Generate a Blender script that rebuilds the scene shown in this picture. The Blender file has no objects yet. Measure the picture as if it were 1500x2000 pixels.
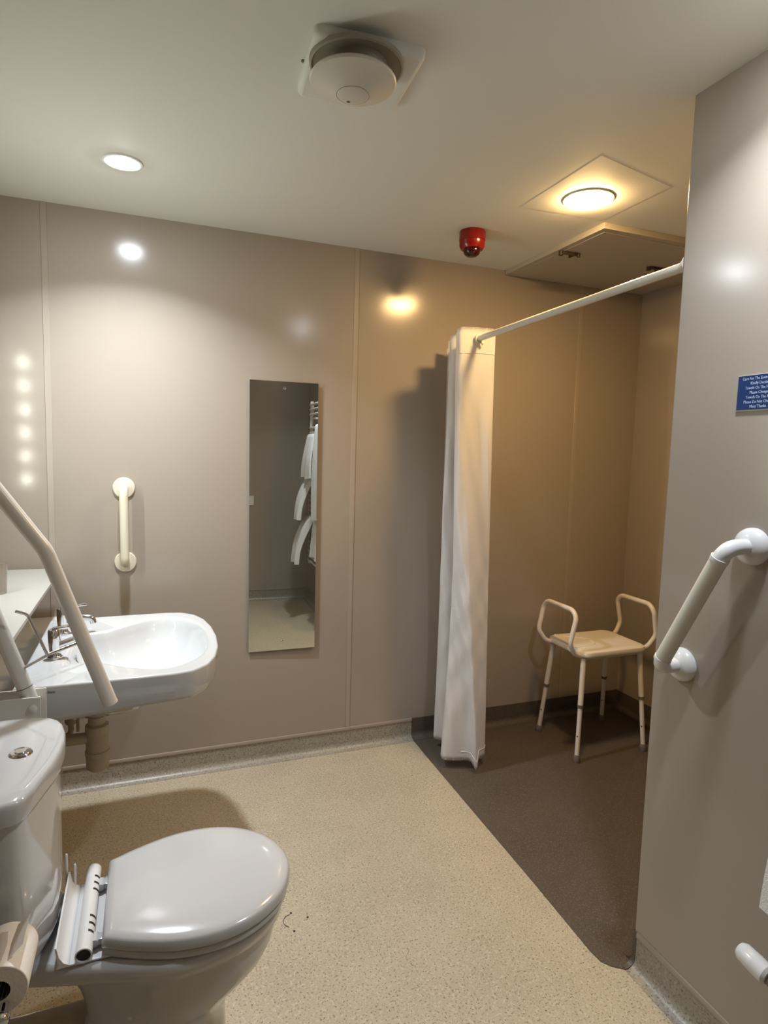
import bpy, bmesh, math, random
from mathutils import Vector, Matrix
random.seed(7)
PI = math.pi
scene = bpy.context.scene
COL = scene.collection

# ------------------------------------------------------------------ room numbers (metres)
CZ = 1.413                      # eye height
D = 2.673                       # back wall
H = 2.291                       # ceiling
XR = 1.253                      # right hand wall face
YP = 1.230                      # end of the right hand wall (start of shower)
XS = 2.465                      # shower side wall
XL = -0.55                      # left wall
YB = -0.35                      # wall behind the camera

# ------------------------------------------------------------------ camera
Fv = Vector((0.35638, 0.92900, -0.09963)); Rv = Vector((0.93353, -0.35741, 0.0266))
Fv.normalize()
_yaw, _pit, _roll = 0.3664, 0.0998, 0.0267
Fv = Vector((math.sin(_yaw)*math.cos(_pit), math.cos(_yaw)*math.cos(_pit), -math.sin(_pit)))
r0 = Vector((math.cos(_yaw), -math.sin(_yaw), 0)); u0 = r0.cross(Fv)
Rv = math.cos(_roll)*r0 + math.sin(_roll)*u0; Uv = -math.sin(_roll)*r0 + math.cos(_roll)*u0
cam_d = bpy.data.cameras.new('camera'); cam = bpy.data.objects.new('camera', cam_d); COL.objects.link(cam)
cam_d.sensor_fit = 'VERTICAL'; cam_d.sensor_height = 36.0
cam_d.lens = 1204.12*36.0/2000.0
cam_d.clip_start = 0.02
m = Matrix(((Rv.x, Uv.x, -Fv.x, 0), (Rv.y, Uv.y, -Fv.y, 0), (Rv.z, Uv.z, -Fv.z, CZ), (0, 0, 0, 1)))
cam.matrix_world = m
scene.camera = cam

# ------------------------------------------------------------------ colour management / world
scene.view_settings.view_transform = 'Standard'
scene.view_settings.look = 'None'
scene.view_settings.gamma = 1.0
scene.view_settings.use_curve_mapping = False
scene.view_settings.exposure = 1.16
scene.cycles.max_bounces = 10
scene.cycles.diffuse_bounces = 6
scene.cycles.sample_clamp_indirect = 4.0
scene.cycles.caustics_reflective = False
scene.cycles.use_denoising = True
w = bpy.data.worlds.new('world'); scene.world = w; w.use_nodes = True
w.node_tree.nodes['Background'].inputs[0].default_value = (0.02, 0.02, 0.02, 1)
w.node_tree.nodes['Background'].inputs[1].default_value = 0.1

# lamp strengths (emission of the lamps' own diffusers)
P_DOWN = 7.0        # watts of each recessed downlight (shaped beam)
P_DOWN2 = 3.1
E_DOWN = 45.0       # glow of its frosted glass
E_DOWN2 = 28.0
E_CORE = 260.0      # bright LED core
SPREAD = math.radians(126)
E_WARM = 125.0      # warm disc over the shower
E_BAR = 85.0       # cells of the strip light by the basin
C_DOWN = (0.935, 1.0, 1.07)
C_WARM = (1.0, 0.635, 0.26)
C_BAR = (0.95, 1.0, 0.84)

# ------------------------------------------------------------------ materials
def mat(name, col, rough=0.5, metal=0.0, coat=0.0, spec=0.5, bump=None, noise=None, trans=0.0, sheen=0.0):
    M = bpy.data.materials.new(name); M.use_nodes = True
    nt = M.node_tree; b = nt.nodes['Principled BSDF']
    b.inputs['Base Color'].default_value = (*col, 1); b.inputs['Roughness'].default_value = rough
    b.inputs['Metallic'].default_value = metal; b.inputs['Coat Weight'].default_value = coat
    b.inputs['Coat Roughness'].default_value = 0.05
    b.inputs['Specular IOR Level'].default_value = spec
    b.inputs['Sheen Weight'].default_value = sheen
    tc = nt.nodes.new('ShaderNodeTexCoord')
    if noise:
        sc, amt = noise
        n = nt.nodes.new('ShaderNodeTexNoise'); n.inputs['Scale'].default_value = sc; n.inputs['Detail'].default_value = 4
        nt.links.new(tc.outputs['Object'], n.inputs['Vector'])
        mx = nt.nodes.new('ShaderNodeMix'); mx.data_type = 'RGBA'
        mx.inputs['A'].default_value = (*[c*(1-amt) for c in col], 1); mx.inputs['B'].default_value = (*[min(1, c*(1+amt)) for c in col], 1)
        nt.links.new(n.outputs['Fac'], mx.inputs['Factor']); nt.links.new(mx.outputs['Result'], b.inputs['Base Color'])
    if bump:
        sc, st = bump
        n2 = nt.nodes.new('ShaderNodeTexNoise'); n2.inputs['Scale'].default_value = sc; n2.inputs['Detail'].default_value = 3
        nt.links.new(tc.outputs['Object'], n2.inputs['Vector'])
        bp = nt.nodes.new('ShaderNodeBump'); bp.inputs['Strength'].default_value = st; bp.inputs['Distance'].default_value = 0.002
        nt.links.new(n2.outputs['Fac'], bp.inputs['Height']); nt.links.new(bp.outputs['Normal'], b.inputs['Normal'])
    return M

def emis(name, col, strength):
    M = bpy.data.materials.new(name); M.use_nodes = True
    nt = M.node_tree; nt.nodes.clear()
    e = nt.nodes.new('ShaderNodeEmission'); e.inputs[0].default_value = (*col, 1); e.inputs[1].default_value = strength
    o = nt.nodes.new('ShaderNodeOutputMaterial'); nt.links.new(e.outputs[0], o.inputs[0])
    return M

def vinyl(name, base, light, dark, rough, s1=150.0, thr=(0.60, 0.68), glit=0.0, bump=0.25):
    """speckled safety vinyl: mottled base, dark flecks and pale flecks"""
    M = bpy.data.materials.new(name); M.use_nodes = True
    nt = M.node_tree; b = nt.nodes['Principled BSDF']; L = nt.links.new
    tc = nt.nodes.new('ShaderNodeTexCoord')
    n1 = nt.nodes.new('ShaderNodeTexNoise'); n1.inputs['Scale'].default_value = s1; n1.inputs['Detail'].default_value = 2; n1.inputs['Roughness'].default_value = 0.6
    n2 = nt.nodes.new('ShaderNodeTexNoise'); n2.inputs['Scale'].default_value = s1*0.72; n2.inputs['Detail'].default_value = 1
    n3 = nt.nodes.new('ShaderNodeTexNoise'); n3.inputs['Scale'].default_value = 5; n3.inputs['Detail'].default_value = 3
    mp = nt.nodes.new('ShaderNodeMapping'); mp.inputs['Location'].default_value = (3.1, 7.7, 1.3)
    L(tc.outputs['Object'], n1.inputs['Vector']); L(tc.outputs['Object'], mp.inputs['Vector']); L(mp.outputs[0], n2.inputs['Vector']); L(tc.outputs['Object'], n3.inputs['Vector'])
    def ramp(a, c):
        r = nt.nodes.new('ShaderNodeValToRGB'); r.color_ramp.elements[0].position = a; r.color_ramp.elements[1].position = c; return r
    rd = ramp(*thr); rl = ramp(0.56, 0.66); rb = ramp(0.3, 0.7)
    L(n1.outputs['Fac'], rd.inputs['Fac']); L(n2.outputs['Fac'], rl.inputs['Fac']); L(n3.outputs['Fac'], rb.inputs['Fac'])
    def mix(a, bb, f):
        x = nt.nodes.new('ShaderNodeMix'); x.data_type = 'RGBA'
        for s, v in (('A', a), ('B', bb)):
            if isinstance(v, tuple): x.inputs[s].default_value = (*v, 1)
            else: L(v, x.inputs[s])
        L(f, x.inputs['Factor']); return x.outputs['Result']
    c0 = mix(tuple(c*0.93 for c in base), tuple(c*1.05 for c in base), rb.outputs['Color'])
    c1 = mix(c0, light, rl.outputs['Color'])
    c2 = mix(c1, dark, rd.outputs['Color'])
    L(c2, b.inputs['Base Color']); b.inputs['Roughness'].default_value = rough
    bp = nt.nodes.new('ShaderNodeBump'); bp.inputs['Strength'].default_value = bump; bp.inputs['Distance'].default_value = 0.001
    L(n1.outputs['Fac'], bp.inputs['Height']); L(bp.outputs['Normal'], b.inputs['Normal'])
    return M

M_WALL = mat('taupe_wall_panel', (0.335, 0.288, 0.242), rough=0.17, bump=(9, 0.03), noise=(2.5, 0.04), spec=0.5)
M_STRIP = mat('taupe_joint_strip', (0.36, 0.31, 0.26), rough=0.25)
M_CEIL = mat('ceiling_paint', (0.69, 0.695, 0.65), rough=0.7, bump=(40, 0.05))
M_VINYL = vinyl('beige_vinyl', (0.445, 0.385, 0.28), (0.52, 0.465, 0.355), (0.15, 0.115, 0.065), 0.38, s1=175.0, thr=(0.57, 0.68))
M_SKIRT = vinyl('grey_beige_vinyl', (0.31, 0.28, 0.23), (0.37, 0.34, 0.285), (0.14, 0.12, 0.09), 0.36, s1=175.0, thr=(0.56, 0.66))
M_DARK = vinyl('dark_brown_vinyl', (0.086, 0.070, 0.055), (0.13, 0.107, 0.084), (0.05, 0.04, 0.032), 0.42, s1=260, thr=(0.62, 0.70), bump=0.4)
M_CAP = mat('skirting_cap', (0.30, 0.25, 0.205), rough=0.35)
M_CERAM = mat('white_ceramic', (0.50, 0.51, 0.52), rough=0.07, coat=0.5)
M_SEAT = mat('white_seat_plastic', (0.48, 0.485, 0.495), rough=0.14, coat=0.3)
M_WPLAS = mat('white_plastic', (0.66, 0.665, 0.67), rough=0.22)
M_OFFW = mat('off_white_plastic', (0.62, 0.60, 0.52), rough=0.4)
M_RIB = mat('ribbed_grip_plastic', (0.64, 0.635, 0.57), rough=0.35)
M_PAINTMETAL = mat('white_painted_tube', (0.68, 0.655, 0.61), rough=0.25)
M_CREAM = mat('cream_painted_tube', (0.66, 0.62, 0.50), rough=0.25)
M_CHROME = mat('chrome', (0.75, 0.75, 0.76), rough=0.08, metal=1.0)
M_MIRROR = mat('mirror_glass', (0.76, 0.78, 0.74), rough=0.01, metal=1.0)
M_MEDGE = mat('mirror_edge', (0.30, 0.36, 0.32), rough=0.2)
M_BLACK = mat('dark_void', (0.012, 0.010, 0.009), rough=0.6)
M_DKBR = mat('dark_latch', (0.045, 0.03, 0.018), rough=0.4)
M_RED = mat('red_plastic', (0.22, 0.006, 0.004), rough=0.22)
M_DRED = mat('dark_red_lens', (0.035, 0.002, 0.004), rough=0.08)
M_FAN = mat('fan_plastic', (0.60, 0.58, 0.51), rough=0.45)
M_COLLAR_SHADE = mat('fan_collar_shaded_plastic', (0.30, 0.27, 0.215), rough=0.5)  # fan plastic darkened: shade of the gap behind the disc is painted in
M_CURT = mat('curtain_fabric', (0.91, 0.90, 0.91), rough=0.8, bump=(160, 0.35), sheen=0.2)
M_TOWEL = mat('towel_cotton', (0.80, 0.79, 0.78), rough=0.9, bump=(300, 0.9), sheen=0.3)
M_STOOL = mat('stool_seat_plastic', (0.80, 0.76, 0.70), rough=0.45, bump=(500, 0.3))
M_STUBE = mat('stool_tube_paint', (0.74, 0.69, 0.64), rough=0.3)
M_RUB = mat('grey_rubber', (0.16, 0.13, 0.115), rough=0.6)
M_BAND = mat('leg_band', (0.14, 0.11, 0.08), rough=0.5)
M_TRAP = mat('waste_plastic', (0.52, 0.46, 0.35), rough=0.4, noise=(20, 0.25))
M_BLUE = mat('sign_blue', (0.003, 0.026, 0.13), rough=0.4, spec=0.2)
M_SIGNT = mat('sign_text', (0.42, 0.50, 0.66), rough=0.4)
M_SIGNE = mat('sign_backing', (0.36, 0.35, 0.31), rough=0.4)
M_PAPER = mat('tissue_paper', (0.78, 0.74, 0.68), rough=0.95, bump=(120, 0.3))
M_PATCH = mat('ceiling_patch', (0.68, 0.68, 0.63), rough=0.6)
M_HATCH = mat('hatch_board', (0.42, 0.38, 0.32), rough=0.5)
M_DIRT = mat('floor_debris', (0.03, 0.025, 0.02), rough=0.8)
M_INK = mat('grey_ink', (0.13, 0.11, 0.10), rough=0.6)
M_SHELF = mat('shelf_laminate', (0.33, 0.325, 0.30), rough=0.3)
M_LEDGE = mat('ledge_laminate', (0.72, 0.71, 0.67), rough=0.12)
M_RAIL = mat('rail_enamel', (0.60, 0.58, 0.53), rough=0.2)

# ------------------------------------------------------------------ mesh helpers
def obj(name, bm, m, parent=None, ang=38, label=None):
    bmesh.ops.recalc_face_normals(bm, faces=bm.faces)
    for f in bm.faces: f.smooth = True
    for f in bm.faces:                      # broad flat faces of bevelled boxes stay truly flat
        n_ = f.normal
        if max(abs(n_.x), abs(n_.y), abs(n_.z)) > 0.99999 and f.calc_area() > 2.5e-3: f.smooth = False
    lim = math.radians(ang)
    for e in bm.edges:
        if len(e.link_faces) == 2:
            if e.calc_face_angle(0) > lim: e.smooth = False
    for f in bm.faces:
        if all((not e.smooth) or len(e.link_faces) < 2 for e in f.edges): f.smooth = False
    me = bpy.data.meshes.new(name); bm.to_mesh(me); bm.free()
    for mm in (m if isinstance(m, (list, tuple)) else [m]): me.materials.append(mm)
    o = bpy.data.objects.new(name, me); COL.objects.link(o)
    if parent is not None:
        o.parent = parent
        o.matrix_parent_inverse = parent.matrix_basis.inverted()
    if label: o['label'] = label
    return o

def tag(o, label, cat, group=None):
    o['label'] = label; o['category'] = cat
    if group: o['group'] = group
    return o

def thing(name, loc, label, cat, group=None):
    o = bpy.data.objects.new(name, None); COL.objects.link(o); o.location = loc
    o.empty_display_size = 0.05
    return tag(o, label, cat, group)

def struct(name, bm, m, parent=None):
    o = obj(name, bm, m, parent); o['kind'] = 'structure'; return o

def add_box(bm, lo, hi, bev=0.0, seg=2):
    c = [(a+b)/2 for a, b in zip(lo, hi)]; s = [abs(b-a) for a, b in zip(lo, hi)]
    r = bmesh.ops.create_cube(bm, size=1.0, matrix=Matrix.Translation(c) @ Matrix.Diagonal((*s, 1)))
    if bev > 0:
        es = set(e for v in r['verts'] for e in v.link_edges)
        bmesh.ops.bevel(bm, geom=list(es), offset=bev, segments=seg, profile=0.5, affect='EDGES')
def box(lo, hi, bev=0.0, seg=2):
    bm = bmesh.new(); add_box(bm, lo, hi, bev, seg); return bm

def round_path(pts, rad, n=8):
    pts = [Vector(p) for p in pts]; out = [pts[0]]
    for i in range(1, len(pts)-1):
        a, b, c = pts[i-1], pts[i], pts[i+1]
        d1 = (a-b); d2 = (c-b); l1, l2 = d1.length, d2.length; d1.normalize(); d2.normalize()
        R = rad[i-1] if isinstance(rad, (list, tuple)) else rad
        half = d1.angle(d2)/2
        t = min(R/max(math.tan(half), 1e-4), l1*0.49, l2*0.49)
        p1 = b+d1*t; p2 = b+d2*t
        if math.degrees(half) > 88: out.append(b); continue
        for k in range(n+1):
            s = k/n; out.append((1-s)**2*p1 + 2*s*(1-s)*b + s*s*p2)
    out.append(pts[-1]); return out

def add_tube(bm, pts, r, n=20, cap=True, dome=False):
    pts = [Vector(p) for p in pts]; N = len(pts)
    rs = r if isinstance(r, (list, tuple)) else [r]*N
    tg = []
    for i in range(N):
        a = pts[max(i-1, 0)]; b = pts[min(i+1, N-1)]; tg.append((b-a).normalized())
    ref = Vector((0, 0, 1)) if abs(tg[0].z) < 0.9 else Vector((1, 0, 0))
    nx = tg[0].cross(ref).normalized(); rings = []
    for i in range(N):
        nx = (nx - tg[i]*nx.dot(tg[i])).normalized(); ny = tg[i].cross(nx)
        rings.append([bm.verts.new(pts[i] + rs[i]*(math.cos(2*PI*k/n)*nx + math.sin(2*PI*k/n)*ny)) for k in range(n)])
    for i in range(N-1):
        for k in range(n):
            bm.faces.new((rings[i][k], rings[i][(k+1) % n], rings[i+1][(k+1) % n], rings[i+1][k]))
    if cap:
        bm.faces.new(rings[0]); bm.faces.new(rings[-1])
def tube(pts, r, n=20, rad=None, cap=True):
    bm = bmesh.new(); add_tube(bm, round_path(pts, rad) if rad else pts, r, n, cap); return bm

def add_lathe(bm, prof, origin, axis, n=32):
    """prof: (radius, distance along axis)"""
    axis = Vector(axis).normalized(); o = Vector(origin)
    ref = Vector((0, 0, 1)) if abs(axis.z) < 0.9 else Vector((1, 0, 0))
    nx = axis.cross(ref).normalized(); ny = axis.cross(nx); prev = None
    for r, h in prof:
        c = o+axis*h
        ring = [bm.verts.new(c)] if r < 1e-6 else [bm.verts.new(c+r*(math.cos(2*PI*k/n)*nx+math.sin(2*PI*k/n)*ny)) for k in range(n)]
        if prev is not None:
            if len(prev) == 1 and len(ring) > 1:
                for k in range(n): bm.faces.new((prev[0], ring[k], ring[(k+1) % n]))
            elif len(ring) == 1 and len(prev) > 1:
                for k in range(n): bm.faces.new((prev[k], prev[(k+1) % n], ring[0]))
            elif len(ring) > 1:
                for k in range(n): bm.faces.new((prev[k], prev[(k+1) % n], ring[(k+1) % n], ring[k]))
        prev = ring
def lathe(prof, origin, axis, n=32):
    bm = bmesh.new(); add_lathe(bm, prof, origin, axis, n); return bm

def loft(rings, cap0=True, cap1=True, closed=True):
    bm = bmesh.new(); R = [[bm.verts.new(p) for p in r] for r in rings]; n = len(R[0])
    for i in range(len(R)-1):
        for k in range(n if closed else n-1):
            bm.faces.new((R[i][k], R[i][(k+1) % n], R[i+1][(k+1) % n], R[i+1][k]))
    if cap0: bm.faces.new(R[0])
    if cap1: bm.faces.new(R[-1])
    return bm

def prism(poly, z0, z1, bev=0.0):
    bm = bmesh.new()
    a = [bm.verts.new((x, y, z0)) for x, y in poly]; b = [bm.verts.new((x, y, z1)) for x, y in poly]
    bm.faces.new(a); bm.faces.new(b); n = len(poly)
    for k in range(n): bm.faces.new((a[k], a[(k+1) % n], b[(k+1) % n], b[k]))
    if bev: bmesh.ops.bevel(bm, geom=list(bm.edges), offset=bev, segments=2, affect='EDGES', profile=0.5)
    return bm

def catmull(poly, n=6, closed=True):
    out = []; N = len(poly)
    for i in range(N if closed else N-1):
        p0, p1, p2, p3 = (Vector(poly[(i+k-1) % N] if closed else poly[max(0, min(N-1, i+k-1))]) for k in range(4))
        for s in range(n):
            t = s/n
            out.append(0.5*((2*p1)+(-p0+p2)*t+(2*p0-5*p1+4*p2-p3)*t*t+(-p0+3*p1-3*p2+p3)*t**3))
    if not closed: out.append(Vector(poly[-1]))
    return out

def ray_poly(c, poly, th):
    dx, dy = math.cos(th), math.sin(th); best = None; n = len(poly)
    for i in range(n):
        ax, ay = poly[i][0]-c[0], poly[i][1]-c[1]; bx, by = poly[(i+1) % n][0]-c[0], poly[(i+1) % n][1]-c[1]
        ex, ey = bx-ax, by-ay; den = dx*ey-dy*ex
        if abs(den) < 1e-12: continue
        t = (ax*ey-ay*ex)/den; s = (ax*dy-ay*dx)/den
        if t > 0 and -1e-9 <= s <= 1+1e-9: best = t if best is None else max(best, t)
    return best

def text_mesh(lines, size, origin, right, up, name, m, parent, spacing, sx=1.0, depth=0.0004, align='CENTER'):
    """lettering laid on a surface (origin = centre of first line)"""
    right = Vector(right).normalized(); up = Vector(up).normalized(); nrm = right.cross(up)
    out = []
    for i, t in enumerate(lines):
        cu = bpy.data.curves.new('lettering', 'FONT'); cu.body = t; cu.size = size; cu.align_x = align; cu.extrude = depth/2; cu.resolution_u = 2
        cu.offset = 0.0
        tmp = bpy.data.objects.new('tmp', cu); COL.objects.link(tmp)
        bpy.context.view_layer.update()
        me = bpy.data.meshes.new_from_object(tmp.evaluated_get(bpy.context.evaluated_depsgraph_get()))
        bpy.data.objects.remove(tmp); bpy.data.curves.remove(cu)
        mt = Matrix(((right.x, up.x, nrm.x, 0), (right.y, up.y, nrm.y, 0), (right.z, up.z, nrm.z, 0), (0, 0, 0, 1)))
        o = Vector(origin) - up*spacing*i
        me.transform(Matrix.Translation(o) @ mt @ Matrix.Diagonal((sx, 1, 1, 1)))
        me.materials.clear(); me.materials.append(m)
        ob = bpy.data.objects.new(name, me); COL.objects.link(ob)
        ob.parent = parent; ob.matrix_parent_inverse = parent.matrix_basis.inverted()
        out.append(ob)
    return out

# ================================================================== ROOM SHELL
T = 0.12
fl = struct('floor', box((XL-T, YB-T, -0.1), (XS+T, D+T, 0.0)), M_VINYL)
# dark slip-resistant vinyl of the shower, welded into the floor
dark = [(1.200, D-0.001), (1.200, 2.60), (1.196, 2.50), (1.190, 2.20), (1.178, 1.60), (1.168, 1.30), (1.172, 1.262), (1.190, 1.238), (1.222, 1.215), (1.240, 1.214), (1.2525, 1.222),
        (1.2525, YP+0.001), (XS-0.001, YP+0.001), (XS-0.001, D-0.001)]
struct('shower_floor', prism(dark, 0.0, 0.0022), M_DARK, fl)
struct('ceiling', box((XL-T, YB-T, H), (XS+T, D+T, H+0.1)), M_CEIL)
wb = struct('wall_back', box((XL-T, D, 0.0), (XS+T, D+T, H)), M_WALL)
for xs in (-0.352, 0.868, 2.077):
    bm = bmesh.new(); add_box(bm, (xs-0.011, D-0.0025, 0.1), (xs+0.011, D+0.001, H), 0.001, 1)
    struct('joint_strip', bm, M_STRIP, wb)
struct('wall_left', box((XL-T, YB, 0.0), (XL, D, H)), M_WALL)
struct('wall_rear', box((XL-T, YB-T, 0.0), (XR, YB, H)), M_WALL)
bm = bmesh.new(); add_box(bm, (XR, YB-T, 0.0), (XS+T, YP, H))
es = [e for e in bm.edges if all(abs(v.co.x-XR) < 1e-4 and abs(v.co.y-YP) < 1e-4 for v in e.verts)]
bmesh.ops.bevel(bm, geom=es, offset=0.006, segments=4, profile=0.5, affect='EDGES')
struct('wall_right', bm, M_WALL)
struct('wall_shower', box((XS, YP, 0.0), (XS+T, D, H)), M_WALL)

def cove(p0, p1, nrm, name, m, h=0.092, cap=True, parent=None):
    """sit-on coved vinyl skirting with a cap strip"""
    p0 = Vector(p0); p1 = Vector(p1); n = Vector(nrm)
    R = 0.028; prof = [(0.0, 0.0), (R+0.008, 0.0), (R+0.008, 0.0012)]
    for k in range(1, 9):
        a = k/8*PI/2; prof.append((R+0.003-R*math.sin(a)+0.0, R+0.0012-R*math.cos(a)))
    prof += [(0.0028, h), (0.0, h)]
    rings = [[p+n*a+Vector((0, 0, z)) for a, z in prof] for p in (p0, p1)]
    o = struct(name, loft(rings), m, parent)
    if cap:
        rings = [[p+n*a+Vector((0, 0, z)) for a, z in ((0, h-0.002), (0.006, h-0.002), (0.0065, h+0.006), (0.004, h+0.011), (0, h+0.012))] for p in (p0, p1)]
        struct('cap_strip', loft(rings), M_CAP, o)
    return o
cove((XL, D, 0), (1.200, D, 0), (0, -1, 0), 'baseboard_back', M_SKIRT)
cove((XL, YB, 0), (XL, D, 0), (1, 0, 0), 'baseboard_left', M_SKIRT)
cove((XL, YB, 0), (XR, YB, 0), (0, 1, 0), 'baseboard_rear', M_SKIRT)
cove((XR, YB, 0), (XR, YP-0.014, 0), (-1, 0, 0), 'baseboard_right', M_SKIRT)
cove((1.201, D, 0.0022), (XS, D, 0.0022), (0, -1, 0), 'baseboard_shower', M_DARK, h=0.1, cap=False)
cove((XS, YP, 0.0022), (XS, D, 0.0022), (-1, 0, 0), 'baseboard_shower_side', M_DARK, h=0.1, cap=False)
cove((XR, YP, 0.0022), (XS, YP, 0.0022), (0, 1, 0), 'baseboard_shower_front', M_DARK, h=0.1, cap=False)
cove((XR, YP-0.0135, 0.0022), (XR, YP, 0.0022), (-1, 0, 0), 'baseboard_corner', M_DARK, h=0.1, cap=False)
# filled plasterboard patch in the ceiling round the warm lamp
struct('trim_1', prism([(1.253, 1.56), (1.60, 1.64), (1.60, 1.965), (1.253, 1.985)], H-0.0007, H+0.001), M_PATCH)
# low boxed-in pipe duct behind the basin
dz = 0.727
tb = struct('trim_2', box((XL, 1.93, 0.0), (-0.336, D, dz-0.018)), M_WALL)
struct('duct_top', box((XL, 1.915, dz-0.018), (-0.332, D, dz), 0.002), M_LEDGE, tb)

# ================================================================== CEILING THINGS
def downlight(x, y, e, p, label):
    t = thing('ceiling_downlight', (x, y, H), label, 'ceiling light')
    obj('bezel', lathe([(0.047, 0.001), (0.047, 0.003), (0.052, 0.005), (0.060, 0.004), (0.062, 0.0), (0.047, 0.0)], (x, y, H), (0, 0, -1), 40), M_WPLAS, t)
    obj('diffuser', lathe([(0.0, 0.008), (0.030, 0.007), (0.044, 0.005), (0.0465, 0.0025)], (x, y, H), (0, 0, -1), 40), emis('downlight_glow', C_DOWN, e), t)
    obj('led_core', lathe([(0.0145, 0.0065), (0.0145, 0.0075), (0.011, 0.0105), (0.0, 0.012)], (x, y, H), (0, 0, -1), 28), emis('led_core_glow', C_DOWN, E_CORE), t)
    ld = bpy.data.lights.new('downlight_beam', 'AREA'); ld.shape = 'DISK'; ld.size = 0.09; ld.energy = p; ld.color = C_DOWN; ld.spread = SPREAD
    lo = bpy.data.objects.new('downlight_beam', ld); COL.objects.link(lo); lo.parent = t; lo.location = (0, 0, -0.016)
    return t
downlight(-0.065, 2.20, E_DOWN, P_DOWN, 'small round white recessed downlight, lit, near the back wall at the left')
downlight(1.052, 0.849, E_DOWN2, P_DOWN2, 'round recessed downlight near the right-hand wall, in front of the smooth grab-rail wall')

t = thing('ceiling_lamp', (1.425, 1.815, H), 'round glowing warm yellow disc lamp on the ceiling beside the hatch', 'ceiling light')
LX, LY = 1.421, 1.826
obj('lamp_body', lathe([(0.0, 0.0), (0.080, 0.0), (0.084, 0.002), (0.084, 0.0055), (0.081, 0.0065)], (LX, LY, H), (0, 0, -1), 48), M_WPLAS, t)
obj('diffuser', lathe([(0.0, 0.0185), (0.045, 0.018), (0.065, 0.0155), (0.076, 0.0115), (0.0808, 0.0062)], (LX, LY, H), (0, 0, -1), 48), emis('warm_glow', C_WARM, E_WARM), t)

# sounder beacon
t = thing('alarm_sounder', (1.22, 2.276, H), 'red round alarm beacon with dark red lens on the ceiling', 'alarm')
obj('base', lathe([(0.0, 0.0), (0.049, 0.0), (0.052, 0.004), (0.052, 0.036), (0.050, 0.038), (0.0515, 0.040), (0.050, 0.060), (0.044, 0.070), (0.030, 0.072), (0.0, 0.072)], (1.22, 2.276, H), (0, 0, -1), 40), M_RED, t)
obj('lens', lathe([(0.033, 0.071), (0.033, 0.078), (0.030, 0.088), (0.020, 0.096), (0.0, 0.099)], (1.22, 2.276, H), (0, 0, -1), 32), M_DRED, t, label='dark red dome lens')

# extractor fan / detector
FX, FY = 0.437, 1.375
t = thing('ceiling_fan_vent', (FX, FY, H), 'off-white round cone-shaped extractor vent on a square ceiling plate', 'vent')
bm = bmesh.new()
add_box(bm, (-0.125, -0.125, -0.022), (0.125, 0.125, 0.0), 0.0)
bmesh.ops.bevel(bm, geom=[e for e in bm.edges if abs(e.verts[0].co.z-e.verts[1].co.z) > 0.01], offset=0.02, segments=4, affect='EDGES', profile=0.5)
bmesh.ops.bevel(bm, geom=[e for e in bm.edges if all(v.co.z < -0.02 for v in e.verts)], offset=0.012, segments=3, affect='EDGES', profile=0.5)
bmesh.ops.transform(bm, matrix=Matrix.Translation((0.465, 1.455, H)) @ Matrix.Rotation(math.radians(-4), 4, 'Z'), verts=bm.verts)
obj('base_plate', bm, M_CEIL, t)
obj('collar', lathe([(0.106, 0.02), (0.105, 0.028), (0.101, 0.030), (0.097, 0.026), (0.070, 0.024), (0.062, 0.058), (0.0, 0.058)], (FX+0.008, FY+0.03, H), (0, 0, -1), 48), M_COLLAR_SHADE, t)
cx, cy = FX-0.002, FY+0.022
obj('cone_cover', lathe([(0.0, 0.056), (0.086, 0.057), (0.094, 0.060), (0.0965, 0.064), (0.094, 0.068), (0.080, 0.073), (0.060, 0.082), (0.044, 0.090), (0.0375, 0.093), (0.0372, 0.0915), (0.0355, 0.0915)], (cx, cy, H), (0, 0, -1), 56), M_FAN, t)
cp = obj('centre_cap', lathe([(0.0356, 0.0910), (0.0356, 0.0935), (0.032, 0.0955), (0.018, 0.098), (0.0, 0.099)], (cx, cy, H), (0, 0, -1), 40), M_FAN, t)
obj('indicator', lathe([(0.004, 0.0965), (0.004, 0.0985), (0.0, 0.099)], (cx-0.004, cy+0.019, H), (0, 0, -1), 12), M_INK, cp, label='small dark indicator hole')
obj('screw', lathe([(0.004, 0.0), (0.004, 0.002), (0.0, 0.003)], (0.339, 1.475, H-0.001), (0, 0, -1), 12), M_INK, t)

# access hatch over the shower
t = thing('ceiling_hatch', (2.04, 2.32, H), 'beige raised access hatch panel on the ceiling over the shower', 'hatch')
hx0, hy0 = 1.618, 1.975
obj('frame', box((hx0, hy0, H-0.022), (XS-0.001, D-0.003, H), 0.0015), M_HATCH, t)
obj('door', box((hx0+0.025, hy0+0.03, H-0.0245), (XS-0.045, D-0.115, H-0.021), 0.001), M_HATCH, t)
for lx, ly in ((1.677, 2.251), (2.157, 2.257)):
    bm = bmesh.new()
    add_box(bm, (lx-0.040, ly-0.006, H-0.037), (lx+0.032, ly+0.006, H-0.026), 0.002)
    add_lathe(bm, [(0.0, 0), (0.010, 0), (0.010, 0.016), (0.0, 0.018)], (lx-0.040, ly+0.012, H-0.024), (0, 0, -1), 14)
    add_box(bm, (lx+0.018, ly-0.006, H-0.036), (lx+0.026, ly+0.040, H-0.0245), 0.002)
    add_lathe(bm, [(0.0, 0), (0.007, 0), (0.007, 0.016), (0.0, 0.018)], (lx+0.040, ly, H-0.024), (0, 0, -1), 14)
    obj('latch', bm, M_DKBR, t, label='dark brown turn latch')

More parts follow.
